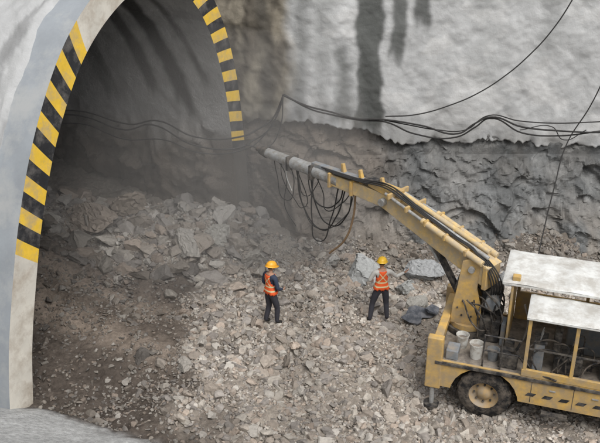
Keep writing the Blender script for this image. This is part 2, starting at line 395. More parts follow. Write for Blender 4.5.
# ---------------------------------------------------------------- rubble
def ico(sub):
    bm=bmesh.new();bmesh.ops.create_icosphere(bm,subdivisions=sub,radius=1)
    v=np.array([p.co[:] for p in bm.verts]);f=np.array([[q.index for q in p.verts] for p in bm.faces]);bm.free();return v,f
def variants(sub,n):
    v,f=ico(sub);out=[]
    for i in range(n):
        w=v.copy()
        for k_ in range(rng.integers(8,13)):
            d_=rng.normal(size=3);d_/=np.linalg.norm(d_);o=rng.uniform(.28,.62)
            s=w@d_;w=w-np.outer(np.maximum(s-o,0),d_)
        w=w*1.35*rng.uniform(.65,1.25,3)+rng.normal(size=w.shape)*(.035 if sub>2 else .02)
        out.append(w)
    return out,f
def rotm(n):
    q=rng.normal(size=(n,4));q/=np.linalg.norm(q,axis=1,keepdims=True);a,b_,c,d_=q.T
    return np.stack([np.stack([1-2*(c*c+d_*d_),2*(b_*c-a*d_),2*(b_*d_+a*c)],-1),np.stack([2*(b_*c+a*d_),1-2*(b_*b_+d_*d_),2*(c*d_-a*b_)],-1),np.stack([2*(b_*d_-a*c),2*(c*d_+a*b_),1-2*(b_*b_+c*c)],-1)],-2)
pal=np.array([[.42,.375,.325],[.38,.35,.32],[.50,.46,.405],[.44,.37,.31],[.30,.275,.25],[.36,.315,.27],[.55,.515,.465]])
def rocks(name,pos,rad,colr,sub,nv_=10,flat=.8):
    va,f=variants(sub,nv_);n=len(pos);R=rotm(n);Vn=len(va[0])
    which=rng.integers(0,nv_,n);base=np.array(va)[which]
    v=np.einsum('nij,nkj->nki',R,base)*rad[:,None,None];v[:,:,2]*=flat
    v=v+pos[:,None,:]
    F=(f[None]+(np.arange(n)*Vn)[:,None,None]).reshape(-1,3)
    me=D.meshes.new(name);me.vertices.add(n*Vn);me.vertices.foreach_set('co',v.astype(np.float32).ravel())
    me.loops.add(F.size);me.loops.foreach_set('vertex_index',F.astype(np.int32).ravel())
    me.polygons.add(len(F));me.polygons.foreach_set('loop_start',np.arange(0,F.size,3,dtype=np.int32))
    me.polygons.foreach_set('use_smooth',np.zeros(len(F),bool))
    me.update(calc_edges=True)
    set_col(me,np.repeat(colr,Vn,axis=0));me.materials.append(M_rock)
    return link(D.objects.new(name,me))
TO=np.array([2.74,14.06]);ta=np.array([.9449,-.3275]);tb=np.array([.3275,.9449])
def scatter(n,r0,r1,power,x0=-9,x1=9.5,y0=12,y1=22.6,dirtdens=.2):
    x=rng.uniform(x0,x1,n);y=rng.uniform(y0,y1,n)
    r=r0+(r1-r0)*rng.random(n)**power
    z_=zone(x,y);a=(x-C[0])*nv[0]+(y-C[1])*nv[1];s=(x-C[0])*dv[0]+(y-C[1])*dv[1]
    dens=dirtdens+(1-dirtdens)*z_
    dens*=.5+.75*ss(-.3,.25,fbm(x*.9,y*.9,0,3,500))
    h,nr=hraw(x,y)
    keep=(rng.random(n)<dens)&(nr<.02)
    keep&=~((a>0)&((s>4.5)|(s<-4.3)))
    lx=(x-TO[0])*ta[0]+(y-TO[1])*ta[1];ly=(x-TO[0])*tb[0]+(y-TO[1])*tb[1]
    intr=(lx>-.1)&(lx<6.6)&(ly>-.1)&(ly<2.5)
    keep&=~(intr&(r>.10))
    keep&=~((y>21.6)&(x>-1))
    x,y,r,h,z_,a=[q_[keep] for q_ in (x,y,r,h,z_,a)]
    c=pal[rng.integers(0,len(pal),len(x))]*rng.uniform(.76,1.12,(len(x),1))
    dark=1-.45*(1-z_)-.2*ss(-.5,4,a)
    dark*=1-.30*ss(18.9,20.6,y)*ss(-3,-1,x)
    patch=.90+.3*fbm(x*.6,y*.6,0,3,510)
    c=c*(dark*patch)[:,None]
    return np.stack([x,y,h+r*.18],-1),r,c
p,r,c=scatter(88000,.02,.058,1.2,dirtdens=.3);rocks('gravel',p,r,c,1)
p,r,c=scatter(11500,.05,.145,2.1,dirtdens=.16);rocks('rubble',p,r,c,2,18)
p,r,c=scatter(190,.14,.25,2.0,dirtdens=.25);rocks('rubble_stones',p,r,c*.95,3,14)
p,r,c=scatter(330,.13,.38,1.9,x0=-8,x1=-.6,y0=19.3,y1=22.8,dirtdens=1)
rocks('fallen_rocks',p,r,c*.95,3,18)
for i,(bx_,by_,br,cl) in enumerate([(1.62,19.5,.56,(.38,.39,.385)),(2.85,18.9,.36,(.40,.41,.40)),(3.35,19.6,.5,(.33,.34,.345)),(2.9,18.1,.28,(.36,.35,.32)),(-3.1,20.2,.38,(.34,.32,.29)),
        (-5.9,21.3,.8,(.29,.245,.205)),(-5.0,22.2,.6,(.26,.22,.18)),(-1.3,20.3,.38,(.30,.28,.25)),(-2.2,20.8,.36,(.36,.345,.31)),(-.15,16.0,.2,(.45,.38,.32)),(4.3,18.9,.5,(.28,.285,.285)),(-2.5,15.3,.2,(.33,.31,.28)),(.9,20.3,.3,(.33,.32,.30)),(5.4,19.3,.45,(.27,.275,.275))]):
    o=rocks('boulder',np.array([[0,0,0.]]),np.array([br]),np.array([cl]),4,1,flat=.95)
    o.location=(bx_,by_,H(bx_,by_)+br*.3)
for i,(x_,y_,rz,rx,sc_) in enumerate([(2.95,17.45,.35,.55,1.0),(3.3,17.6,.9,.35,.8),(2.75,17.15,-.1,.8,.7)]):
    vs=[];w_,l_,t_=.42*sc_,.16*sc_,.03
    for z_ in (-t_,t_):
        for ang in range(7):
            a=ang*math.pi*2/7+random.uniform(-.25,.25);k_=random.uniform(.7,1.2);vs.append((w_*math.cos(a)*k_,l_*math.sin(a)*k_*1.3,z_+random.uniform(-.01,.01)))
    fs=[tuple(range(7))[::-1],tuple(range(7,14))]+[(j,(j+1)%7,7+(j+1)%7,7+j) for j in range(7)]
    o=mesh_obj('slate_slab',vs,fs,M_slab,bevel=.01);o.location=(x_,y_,H(x_,y_)+.17);o.rotation_euler=(rx,.35,rz)
# ---------------------------------------------------------------- cables on the wall
def jit(pts,a=.03):
    return [(p[0]+random.uniform(-a,a),p[1]+random.uniform(-a,a)*.5,p[2]+random.uniform(-a,a)) for p in pts]
def onw(l,dy=0):return [(x_,22.5+dy,z_) for x_,z_ in l]
main=[(-.48,4.35),(.2,4.05),(.85,3.88),(1.6,3.66),(2.4,3.62),(3.5,3.4),(4.56,3.22),(5.0,3.5),(5.4,3.72),(6.3,3.42),(7.4,3.28),(8.8,3.22),(11,3.5)]
low_=[(-.48,4.33),(.3,3.9),(.9,3.72),(1.7,3.6),(2.45,3.56),(3.3,3.2),(4.5,3.08),(5.0,3.35),(5.4,3.66),(6.4,3.2),(7.5,3.12),(8.8,3.3),(11,3.3)]
low2=[(2.4,3.6),(3.1,3.42),(3.9,3.30),(4.7,3.30),(5.4,3.70),(6.2,3.55),(7.2,3.5),(8.2,3.55),(11,3.7)]
up=[(2.4,3.68),(3.3,3.78),(4.3,4.05),(5.0,4.4),(5.7,4.9),(6.3,5.45),(6.8,6.1),(7.3,7.0),(7.9,8.6)]
loopa=[(-.48,4.35),(-.8,3.7),(-1.2,3.42),(-1.6,3.32)]
loopb=[(-.48,4.35),(-.62,3.9),(-.95,3.35),(-1.3,3.12),(-1.7,3.0)]
rt=[(8.9,6.3),(8.5,5.3),(8.1,4.1),(7.6,3.0)]
rt2=[(8.2,3.3),(7.6,3.0),(7.2,3.4),(6.3,3.3)]
def tw(l):return [(C[0]+dv[0]*3.8+nv[0]*a,C[1]+dv[1]*3.8+nv[1]*a,z_) for a,z_ in l]
L=[(jit(onw(main)),.026),(jit(onw(low_,.02)),.024),(jit(onw(low2,.04)),.018),(jit(onw(up,.0)),.019),
   ([(x_,22.4-(.2 if x_>-1.4 else .5),z_) for x_,z_ in loopa]+tw([(.9,3.25),(2.2,3.55),(3.2,3.3),(5,3.45),(7,3.1)]),.024),
   ([(x_,22.35-(.2 if x_>-1.4 else .5),z_) for x_,z_ in loopb]+tw([(1.0,3.0),(2.4,3.4),(3.4,3.1),(5,3.3),(7,3.0)]),.024),
   ([(-.48,22.5,4.33),(-.7,22.3,3.7),(-1.1,22.2,3.15),(-1.5,21.9,2.95)]+tw([(.8,2.8),(2,3.0),(3.5,2.8),(5,3.05),(7,2.6)]),.019),
   ([(-.48,22.45,4.3),(-.55,22.3,3.5),(-.9,22.2,2.9),(-1.5,21.8,3.1)],.019),
   ([(x_,22.2,z_) for x_,z_ in rt]+[(7.15,21.4,2.0),(6.8,20.7,1.1),(6.5,20.0,.5)],.018),
   (onw(rt2),.014)]
tubes('power_cable',L,M_cable)
# ---------------------------------------------------------------- truck
trk=empty('boom_truck',(TO[0],TO[1],0),math.atan2(ta[1],ta[0]))
W=2.3;LEN=6.4
def sidepanel(name,y0,y1):
    out=[(0,.62)]
    for cx in (1.05,4.95):
        for i in range(13):
            a=math.pi-math.pi*i/12;out.append((cx+.68*math.cos(a),max(.62,.55+.66*math.sin(a)) if i not in (0,12) else .62))
    out+=[(LEN,.62),(LEN,1.24),(0,1.24)]
    n=len(out);vs=[(x_,y0,z_) for x_,z_ in out]+[(x_,y1,z_) for x_,z_ in out]
    fs=[tuple(range(n)),tuple(range(n,2*n))[::-1]]+[(i,(i+1)%n,n+(i+1)%n,n+i) for i in range(n)]
    o=mesh_obj(name,vs,fs,M_yel,parent=trk)
    bm=bmesh.new();bm.from_mesh(o.data);bmesh.ops.triangulate(bm,faces=[f_ for f_ in bm.faces if len(f_.verts)>4]);bm.to_mesh(o.data);bm.free()
    return o
sidepanel('side_panel_near',0,.06);sidepanel('side_panel_far',W-.06,W)
box('rear_panel',trk,M_yel,-.02,.05,.065,W-.065,.55,1.24)
box('front_panel',trk,M_yel,LEN-.05,LEN+.02,.065,W-.065,.5,1.3)
box('chassis',trk,M_blk,.06,LEN-.06,.6,1.7,.45,.85)
box('deck',trk,M_deck,.052,LEN-.052,.062,W-.062,1.14,1.20)
box('rub_rail',trk,M_blk,.02,LEN-.02,-.035,-.002,1.16,1.23,.008)
x_=1.85
while x_<4.2:
    vs=[(x_,-.006,.80),(x_+.16,-.006,.80),(x_+.22,-.006,.88),(x_+.06,-.006,.88)]
    mesh_obj('hazard_mark',vs,[(0,1,2,3)],M_sb,parent=trk);x_+=.32
for x_ in (1.95,2.75,3.55):
    box('panel_seam',trk,M_blk,x_,x_+.012,-.005,-.002,.66,1.15,0)
box('panel_latch',trk,M_steel,2.3,2.42,-.02,-.003,1.0,1.03,.004);box('panel_latch',trk,M_steel,3.1,3.22,-.02,-.003,1.0,1.03,.004)
box('ladder_step',trk,M_blk,2.2,2.7,-.12,-.003,.45,.52,.006)
for s in (0,1):
    yy=-.02 if s==0 else W-.12
    box('corner_post',trk,M_yel,-.16,.16,yy,yy+.16 if s else yy+.18,.55,1.75,.02)
    cyl('outrigger_leg',trk,M_steel,(0,yy+.08,.12),(0,yy+.08,.6),.05)
    cyl('outrigger_foot',trk,M_blk,(0,yy+.08,.06),(0,yy+.08,.13),.16)
box('rear_beam',trk,M_yel,-.08,.10,.16,W-.14,1.45,1.62,.02)
surf_rim=surf('rim_paint',(.45,.31,.15),rough=.6,var=.2,scale=6,bump=.1,dirt=DUST,dirtamt=.5,dscale=5)
def wheel(cx,cy,out):
    w_=.34
    prof_=[(.30,-.5),(.42,-.5),(.52,-.42),(.56,-.30),(.56,.30),(.52,.42),(.42,.5),(.30,.5)]
    n=48;vs=[];fs=[]
    for i in range(n):
        t=2*math.pi*i/n
        for j,(r_,k_) in enumerate(prof_):
            rr=r_*(1.0 if not(j in (3,4) and i%3==0) else .955)
            vs.append((cx+rr*math.cos(t),cy+k_*w_,.55+rr*math.sin(t)))
    m_=len(prof_)
    for i in range(n):
        for j in range(m_-1):
            a=i*m_+j;b_=((i+1)%n)*m_+j;fs.append((a,b_,b_+1,a+1))
    mesh_obj('tyre',vs,fs,M_rub,parent=trk)
    pr=[(.31,.46),(.29,.40),(.24,.18),(.17,.16),(.14,.26),(.10,.38),(0.001,.40)]
    vs=[];fs=[];n=28
    for i in range(n):
        t=2*math.pi*i/n
        for r_,k_ in pr:vs.append((cx+r_*math.cos(t),cy+out*k_*w_,.55+r_*math.sin(t)))
    m_=len(pr)
    for i in range(n):
        for j in range(m_-1):
            a=i*m_+j;b_=((i+1)%n)*m_+j;fs.append((a,b_,b_+1,a+1))
    mesh_obj('rim',vs,fs,surf_rim,parent=trk,smooth=True)
    for i in range(8):
        t=2*math.pi*i/8;cyl('wheel_nut',trk,M_blk,(cx+.2*math.cos(t),cy+out*.17*w_,.55+.2*math.sin(t)),(cx+.2*math.cos(t),cy+out*.28*w_,.55+.2*math.sin(t)),.022,n=6,bevel=0)
for cx in (1.05,4.95):
    wheel(cx,.22,-1);wheel(cx,W-.22,1)
    cyl('axle',trk,M_blk,(cx,.3,.55),(cx,W-.3,.55),.09)
    box('wheel_well',trk,M_blk,cx-.68,cx+.68,.42,.46,.6,1.13,0)
cyl('slew_ring',trk,M_blk,(.45,1.5,1.2),(.45,1.5,1.34),.46,n=32)
cyl('turntable',trk,M_yel,(.45,1.5,1.34),(.45,1.5,1.46),.40,n=32)
def slab(name,y0,y1):
    out=[(.10,1.46),(.75,1.46),(.72,1.9),(.60,2.35),(.62,2.95),(.45,3.05),(.25,2.95),(.18,2.3),(.12,1.9)]
    n=len(out);vs=[(a,y0,b_) for a,b_ in out]+[(a,y1,b_) for a,b_ in out]
    mesh_obj(name,vs,[tuple(range(n)),tuple(range(n,2*n))[::-1]]+[(i,(i+1)%n,n+(i+1)%n,n+i) for i in range(n)],M_yel,parent=trk,bevel=.01)
slab('turret_plate_a',1.19,1.25);slab('turret_plate_b',1.75,1.81)
box('turret_web',trk,M_blk,.14,.2,1.251,1.749,1.47,2.35)
cyl('pivot_pin',trk,M_steel,(.45,1.12,2.8),(.45,1.88,2.8),.07)
for i in range(6):
    t=i*math.pi/3;cyl('turret_bolt',trk,M_blk,(.43+.2*math.cos(t),1.19,1.85+.2*math.sin(t)),(.43+.2*math.cos(t),1.165,1.85+.2*math.sin(t)),.022,n=6,bevel=0)
PV=Vector((.45,1.5,2.80));J=Vector((-1.67,2.535,3.52));TP=Vector((-5.39,4.42,3.56))
d1=(J-PV).normalized();d2=(TP-J).normalized()
side=d1.cross(Vector((0,0,1))).normalized();upv=side.cross(d1)
base=PV-d1*.45
beam('boom_lower',trk,M_yel2,base,J+d1*.1,.40,.46,.32,.36)
beam('boom_cap_plate',trk,M_yel2,base+upv*.25,J-d1*.2+upv*.205,.50,.035,.40,.035,bevel=.004)
for k_ in (-.27,.27):
    cyl('boom_cylinder',trk,M_yel2,PV+side*k_-d1*.3+upv*.30,PV+side*k_+d1*1.35+upv*.28,.07)
    cyl('boom_rod',trk,M_steel,PV+side*k_+d1*1.35+upv*.28,J+side*k_*.8+upv*.24,.035)
cyl('top_tube',trk,M_yel2,PV-d1*.2+side*.06+upv*.40,J-d1*.3+side*.06+upv*.32,.06)
cyl('top_tube',trk,M_steel,PV-d1*.3-side*.1+upv*.38,J-d1*.1-side*.1+upv*.32,.045)
for f_ in (.05,.28,.5,.72,.93):
    p_=PV.lerp(J,f_);beam('boom_clamp',trk,M_yel,p_-side*.36+upv*.30,p_+side*.36+upv*.30,.06,.13)
beam('boom_rib',trk,M_yel,base-side*.26,base+side*.26,.10,.52)
beam('lift_cylinder',trk,M_blk,(.35,1.5,1.75),PV.lerp(J,.42)-upv*.2,.13,.13,.11,.11)
cyl('lift_rod',trk,M_steel,PV.lerp(J,.3)-upv*.55,PV.lerp(J,.55)-upv*.18,.04)
cyl('elbow_pin',trk,M_steel,J-side*.28,J+side*.28,.09)
side2=d2.cross(Vector((0,0,1))).normalized();up2=side2.cross(d2)
beam('boom_upper',trk,M_yel2,J-d2*.45,J+d2*1.75,.32,.36,.26,.28)
beam('elbow_bracket',trk,M_yel,J-d2*.3+up2*.2,J+d2*.5+up2*.26,.38,.16,.30,.1)
beam('feed_rail',trk,M_grey,J+d2*.6+up2*.24,J+d2*2.4+up2*.18,.16,.10)
cyl('spray_pipe_sleeve',trk,M_steel,J+d2*1.5,J+d2*3.2,.165,.15,n=24)
cyl('spray_pipe',trk,M_steel,J+d2*3.15,TP,.135,.125,n=24)
cyl('spray_nozzle',trk,M_blk,TP-d2*.12,TP+d2*.14,.15,.11,n=24)
cyl('nozzle_mouth',trk,M_rub,TP+d2*.1,TP+d2*.3,.07,.06,n=16)
for f_ in (1.0,1.7,2.35,3.15):
    p_=J+d2*f_;beam('pipe_clamp',trk,M_blk if f_>2 else M_yel,p_-side2*.2,p_+side2*.2,.07,.37)
for f_ in (.15,.8,1.35):
    p_=J+d2*f_;beam('bracket',trk,M_yel,p_+up2*.14,p_+up2*.46+d2*.08,.12,.1,.08,.08)
beam('valve_block',trk,M_blk,J+d2*.35+up2*.28,J+d2*.65+up2*.28,.24,.16)
hs=[]
for k_ in range(5):
    o_=side*(-.20+.035*k_)
    a=random.uniform(.0,.12)
    hs.append(([(.85,1.45+.05*k_,1.8),tuple(PV-d1*(.55+.05*k_)+o_+upv*(.05)),tuple(PV-d1*.1+o_+upv*.36),tuple(PV+d1*.6+o_+upv*(.375)),tuple(PV.lerp(J,.7)+o_+upv*(.36+a*.3)),tuple(J+o_+upv*(.34+a)),tuple(J+d2*.8+o_+up2*(.26+a*.3)),tuple(J+d2*(1.6+.15*k_)+o_*.8+up2*.2)],.016))
R_=random.uniform
for k_ in range(6):
    q=J+d2*R_(2.2,3.0)+side2*R_(-.1,.1);e_=J+d2*R_(.6,1.6)-up2*.15;dp=R_(.7,1.9)
    m1=q.lerp(e_,.15)+Vector((R_(-.1,.1),R_(-.2,.2),-dp*.7));m2=q.lerp(e_,R_(.3,.5))+Vector((R_(-.1,.1),R_(-.2,.2),-dp));m3=q.lerp(e_,.85)+Vector((R_(-.1,.1),R_(-.1,.1),-dp*.55))
    hs.append(([tuple(q),tuple(m1),tuple(m2),tuple(m3),tuple(e_)],R_(.011,.018)))
for k_ in range(3):
    q=TP-d2*R_(.2,1.2);
    hs.append(([tuple(q),tuple(q+Vector((R_(0,.2),0,-.5))),tuple(q+Vector((R_(0,.4),0,-R_(.8,1.3)))),tuple(q+Vector((.55,.0,-R_(.5,1.5)))),tuple(q-d2*R_(.5,1.0))],.012))
hs.append(([tuple(TP-d2*.4),tuple(TP+Vector((.55,.1,-.7))),tuple(TP+Vector((.5,.1,-1.5))),tuple(TP+Vector((.85,.0,-2.0)))],.013))
tubes('hydraulic_hose',hs,M_cable,trk)
q=J+d2*1.0-up2*.1
tubes('supply_hose',[([tuple(q),tuple(q+Vector((-.05,.05,-.7))),tuple(q+Vector((-.25,.1,-1.35))),tuple(q+Vector((-.7,.3,-1.9)))],.026)],M_hoseb,trk)
tubes('water_hose',[([tuple(TP-d2*.85-up2*.1),tuple(TP-d2*.8+Vector((.0,0,-.4))),tuple(TP-d2*.9+Vector((.08,0,-.8)))],.013)],M_bucket,trk)
box('hydraulic_tank',trk,M_blk,.72,1.15,1.05,1.75,1.201,1.75,.03)
box('motor_block',trk,M_blk,.70,1.05,1.28,1.85,1.76,2.30,.05)
cyl('motor_drum',trk,M_grey,(.95,1.1,2.1),(.95,1.9,2.1),.16)
cyl('air_filter',trk,M_blk,(.85,1.9,1.9),(.85,1.9,2.5),.11)
hs=[]
for k_ in range(14):
    a=Vector((R_(.7,1.15),R_(.9,1.5),R_(1.3,1.7)));b_=Vector((R_(.3,1.1),R_(1.0,1.9),R_(2.0,2.7)))
    mid=(a+b_)/2+Vector((R_(-.1,.35),R_(-.4,.1),R_(-.1,.4)));hs.append(([tuple(a),tuple(mid),tuple(b_)],.018))
tubes('engine_hose',hs,M_rub,trk)
def bucket(x_,y_,mat,r_=.14,h_=.34):
    vs=[];fs=[];n=20;pr=[(r_*.8,0),(r_,h_),(r_*1.06,h_),(r_*1.06,h_-.03),(r_*.93,h_-.02),(r_*.75,.04)]
    for i in range(n):
        t=2*math.pi*i/n
        for a,b_ in pr:vs.append((x_+a*math.cos(t),y_+a*math.sin(t),1.201+b_))
    m_=len(pr)
    for i in range(n):
        for j in range(m_-1):
            a=i*m_+j;b2=((i+1)%n)*m_+j;fs.append((a,b2,b2+1,a+1))
    fs.append(tuple(i*m_ for i in range(n)));fs.append(tuple(i*m_+m_-1 for i in range(n)))
    mesh_obj('bucket',vs,fs,mat,parent=trk)
    cyl('bucket_contents',trk,M_deck,(x_,y_,1.25),(x_,y_,1.201+h_*.7),r_*.82,bevel=0)
bucket(.78,.42,M_bucket);bucket(.45,.72,M_bucket,.13,.3);bucket(1.12,.45,M_grey,.12,.25)
box('battery_box',trk,M_blk,1.25,1.62,.2,.6,1.201,1.48,.02)
box('tool_box',trk,M_grey,.2,.45,.15,.5,1.201,1.42,.02)
box('jerrycan',trk,M_blk,1.3,1.5,.75,.95,1.201,1.5,.03)
box('cable_drum_box',trk,M_grey,1.18,1.28,.98,1.3,1.201,1.75,.02)
for z_ in (1.6,1.95):
    cyl('hand_rail',trk,M_blk,(.95,.12,z_),(1.66,.12,z_),.018,n=10,bevel=0)
for x_ in (.95,1.3):cyl('rail_post',trk,M_blk,(x_,.12,1.2),(x_,.12,1.96),.018,n=10,bevel=0)
def roof(name,x0,x1,y0,y1,z0,th,camber=.03):
    xs_=np.linspace(x0,x1,50);ys_=np.linspace(y0,y1,26);XR,YR=np.meshgrid(xs_,ys_,indexing='ij')
    u_=(YR-y0)/(y1-y0)*2-1;rib=.014*ss(.7,.95,np.abs(np.sin((XR-x0)*math.pi/.55)))
    ed_=np.minimum(np.minimum(XR-x0,x1-XR),np.minimum(YR-y0,y1-YR));edg=-.03*np.exp(-ed_*40)
    ZR=z0+th+camber*(1-u_**2)+rib*(ed_>.1)+.022*fbm(XR*2,YR*2,0,3,7)+edg
    grid_mesh(name+'_skin',np.stack([XR,YR,ZR],-1),M_white,None,parent=trk)
    box(name+'_frame',trk,M_white,x0,x1,y0,y1,z0,z0+th-.035,.01)
roof('roof_main',1.12,4.3,.78,W,2.78,.08)
roof('roof_side',1.70,4.3,-.06,.90,2.56,.07)
box('roof_bracket',trk,M_yel,1.30,1.46,.84,.98,2.86,2.97,.015)
box('cab_rear_wall',trk,M_yel,1.30,1.35,.80,W-.03,1.201,2.775)
box('cab_rear_recess',trk,M_blk,1.285,1.298,.95,1.9,1.85,2.5,.004)
box('cab_far_wall',trk,M_yel,1.36,4.2,W-.08,W-.03,1.201,1.9)
box('cab_far_header',trk,M_yel,1.36,4.2,W-.08,W-.03,2.6,2.775)
box('cab_front_wall',trk,M_yel,4.15,4.2,.0,W-.085,1.201,1.75)
for x_ in (1.74,2.62,3.5,4.14):
    box('pillar',trk,M_yel,x_,x_+.07,0.0,.06,1.25,2.555,.008)
for x_ in (1.36,2.8,4.14):box('far_pillar',trk,M_yel,x_,x_+.07,W-.08,W-.03,1.9,2.6,.008)
box('cab_corner_pillar',trk,M_yel,1.74,1.80,.74,.79,1.201,2.555,.008)
box('cab_sill',trk,M_yel,1.72,4.2,-.003,.062,1.245,1.40,.01)
box('window_rail',trk,M_blk,1.81,4.13,.015,.024,1.86,1.90,.002)
box('window',trk,M_glass,3.575,4.135,.026,.034,1.405,2.55,0)
box('seat_base',trk,M_blk,2.3,2.85,.35,.9,1.201,1.6,.05)
box('seat_back',trk,M_blk,2.25,2.4,.35,.9,1.6,2.15,.05)
box('seat_headrest',trk,M_rub,2.28,2.38,.5,.75,2.17,2.35,.04)
box('seat2_base',trk,M_grey,3.2,3.75,.35,.9,1.201,1.6,.05)
box('seat2_back',trk,M_grey,3.15,3.3,.35,.9,1.6,2.2,.05)
box('control_console',trk,M_grey,1.9,2.1,.3,.65,1.201,1.85,.03)
box('control_panel',trk,M_blk,1.88,2.14,.27,.68,1.855,1.92,.02)
box('cabinet_inside',trk,M_grey,2.5,4.0,1.2,1.9,1.201,1.95,.03)
for k_ in range(3):cyl('lever',trk,M_steel,(2.0,.35+.1*k_,1.92),(2.04,.35+.1*k_,2.1),.012,n=8,bevel=0)
hs=[([(1.4,.5,1.25),(1.6,.3,1.7),(1.72,.6,2.1),(1.6,.8,2.4)],.025),([(1.2,.6,1.3),(1.5,.4,1.5),(1.9,.1,1.35),(2.4,-.05,1.3)],.02)]
for k_ in range(7):
    a=R_(1.9,3.6);hs.append(([(a,.1,1.3),(a+R_(-.2,.3),.15,R_(1.6,2.0)),(a+R_(0,.5),.3,R_(1.5,2.2)),(a+R_(.1,.7),.5,1.3)],.016))
tubes('cab_hose',hs,M_rub,trk)
box('engine_hood',trk,M_yel,4.25,LEN-.1,.15,W-.15,1.201,1.95,.06)
box('grille',trk,M_blk,LEN-.099,LEN-.08,.4,W-.4,1.35,1.8,.005)
cyl('exhaust',trk,M_steel,(4.6,2.0,1.9),(4.6,2.0,2.9),.05)
for yy in (.2,W-.35):box('head_lamp',trk,M_bucket,LEN+.021,LEN+.05,yy,yy+.18,.95,1.1,.02)
# ---------------------------------------------------------------- people
def solid(name,c,rough=.8,var=.15):return surf(name,c,rough=rough,var=var,scale=12,bump=.3,bscale=30,bdist=.01)
M_skin=solid('skin',(.42,.24,.16),.6,.08);M_hair=solid('hair',(.015,.012,.01));M_navy=solid('cloth_navy',(.04,.052,.085))
M_dark=solid('cloth_dark',(.045,.045,.055));M_lgt=solid('cloth_light',(.52,.51,.48));M_boot=solid('boots',(.03,.028,.025))
M_hy=surf('helmet_yellow',(.80,.48,.03),rough=.35,var=.06,bump=0,spec=.5);M_ho=surf('helmet_orange',(.80,.38,.03),rough=.35,var=.06,bump=0,spec=.5)
M_eye=solid('eye',(.02,.02,.02),.3)
def vestmat():
    m,nt,b=nmat('vest_orange');N=nt.nodes;Lk=nt.links
    tc=N.new('ShaderNodeTexCoord');sp=N.new('ShaderNodeSeparateXYZ');Lk.new(tc.outputs['Object'],sp.inputs[0])
    def M(op,a,b_=None,c=None):
        n=N.new('ShaderNodeMath');n.operation=op
        for i,v_ in enumerate((a,b_,c)):
            if v_ is None:continue
            if isinstance(v_,(int,float)):n.inputs[i].default_value=v_
            else:Lk.new(v_,n.inputs[i])
        return n.outputs[0]
    x_,y_,z_=sp.outputs
    def band(val,c,w):return M('LESS_THAN',M('ABSOLUTE',M('SUBTRACT',val,c)),w)
    b1=band(z_,1.03,.018);b2=band(z_,1.14,.018)
    ax=M('ABSOLUTE',x_)
    v1=M('MULTIPLY',M('MULTIPLY',band(ax,.10,.016),M('GREATER_THAN',z_,1.14)),M('GREATER_THAN',y_,0))
    f=M('MAXIMUM',M('MAXIMUM',b1,b2),v1)
    dg=M('MULTIPLY',band(ax,M('MULTIPLY',M('ABSOLUTE',M('SUBTRACT',z_,1.29)),.8),.014),M('MULTIPLY',M('GREATER_THAN',z_,1.15),M('LESS_THAN',y_,-.02)))
    f=M('MAXIMUM',f,dg)
    mx=mixnode(nt);Lk.new(f,mx.inputs[0]);mx.inputs[6].default_value=(.85,.12,.025,1);mx.inputs[7].default_value=(.66,.62,.36,1)
    no=N.new('ShaderNodeTexNoise');no.inputs['Scale'].default_value=14;Lk.new(tc.outputs['Object'],no.inputs['Vector'])
    mr=N.new('ShaderNodeMapRange');mr.inputs['To Min'].default_value=.75;mr.inputs['To Max'].default_value=1.15;Lk.new(no.outputs['Fac'],mr.inputs['Value'])
    m2=mixnode(nt,'MULTIPLY');m2.inputs[0].default_value=1;Lk.new(mx.outputs[2],m2.inputs[6]);Lk.new(mr.outputs[0],m2.inputs[7])
    Lk.new(m2.outputs[2],b.inputs['Base Color']);b.inputs['Roughness'].default_value=.7
    bp=N.new('ShaderNodeBump');bp.inputs['Strength'].default_value=.6;bp.inputs['Distance'].default_value=.02;Lk.new(no.outputs['Fac'],bp.inputs['Height']);Lk.new(bp.outputs[0],b.inputs['Normal'])
    return m
M_vest=vestmat()
def skinmesh(verts,edges,radii,sub=2):
    me=D.meshes.new('tmp');me.from_pydata([tuple(v_) for v_ in verts],edges,[])
    o=D.objects.new('tmp',me);link(o)
    o.modifiers.new('s','SKIN')
    sv=me.skin_vertices[0].data
    for i,r_ in enumerate(radii):
        sv[i].radius=r_ if isinstance(r_,tuple) else (r_,r_);sv[i].use_root=(i==0)
    md=o.modifiers.new('ss','SUBSURF');md.levels=sub;md.render_levels=sub
    dg=bpy.context.evaluated_depsgraph_get();dg.update()
    ev=o.evaluated_get(dg);m2=ev.to_mesh()
    vs=[v_.co.copy() for v_ in m2.vertices];fs=[tuple(p_.vertices) for p_ in m2.polygons]
    ev.to_mesh_clear();D.objects.remove(o);D.meshes.remove(me)
    return vs,fs
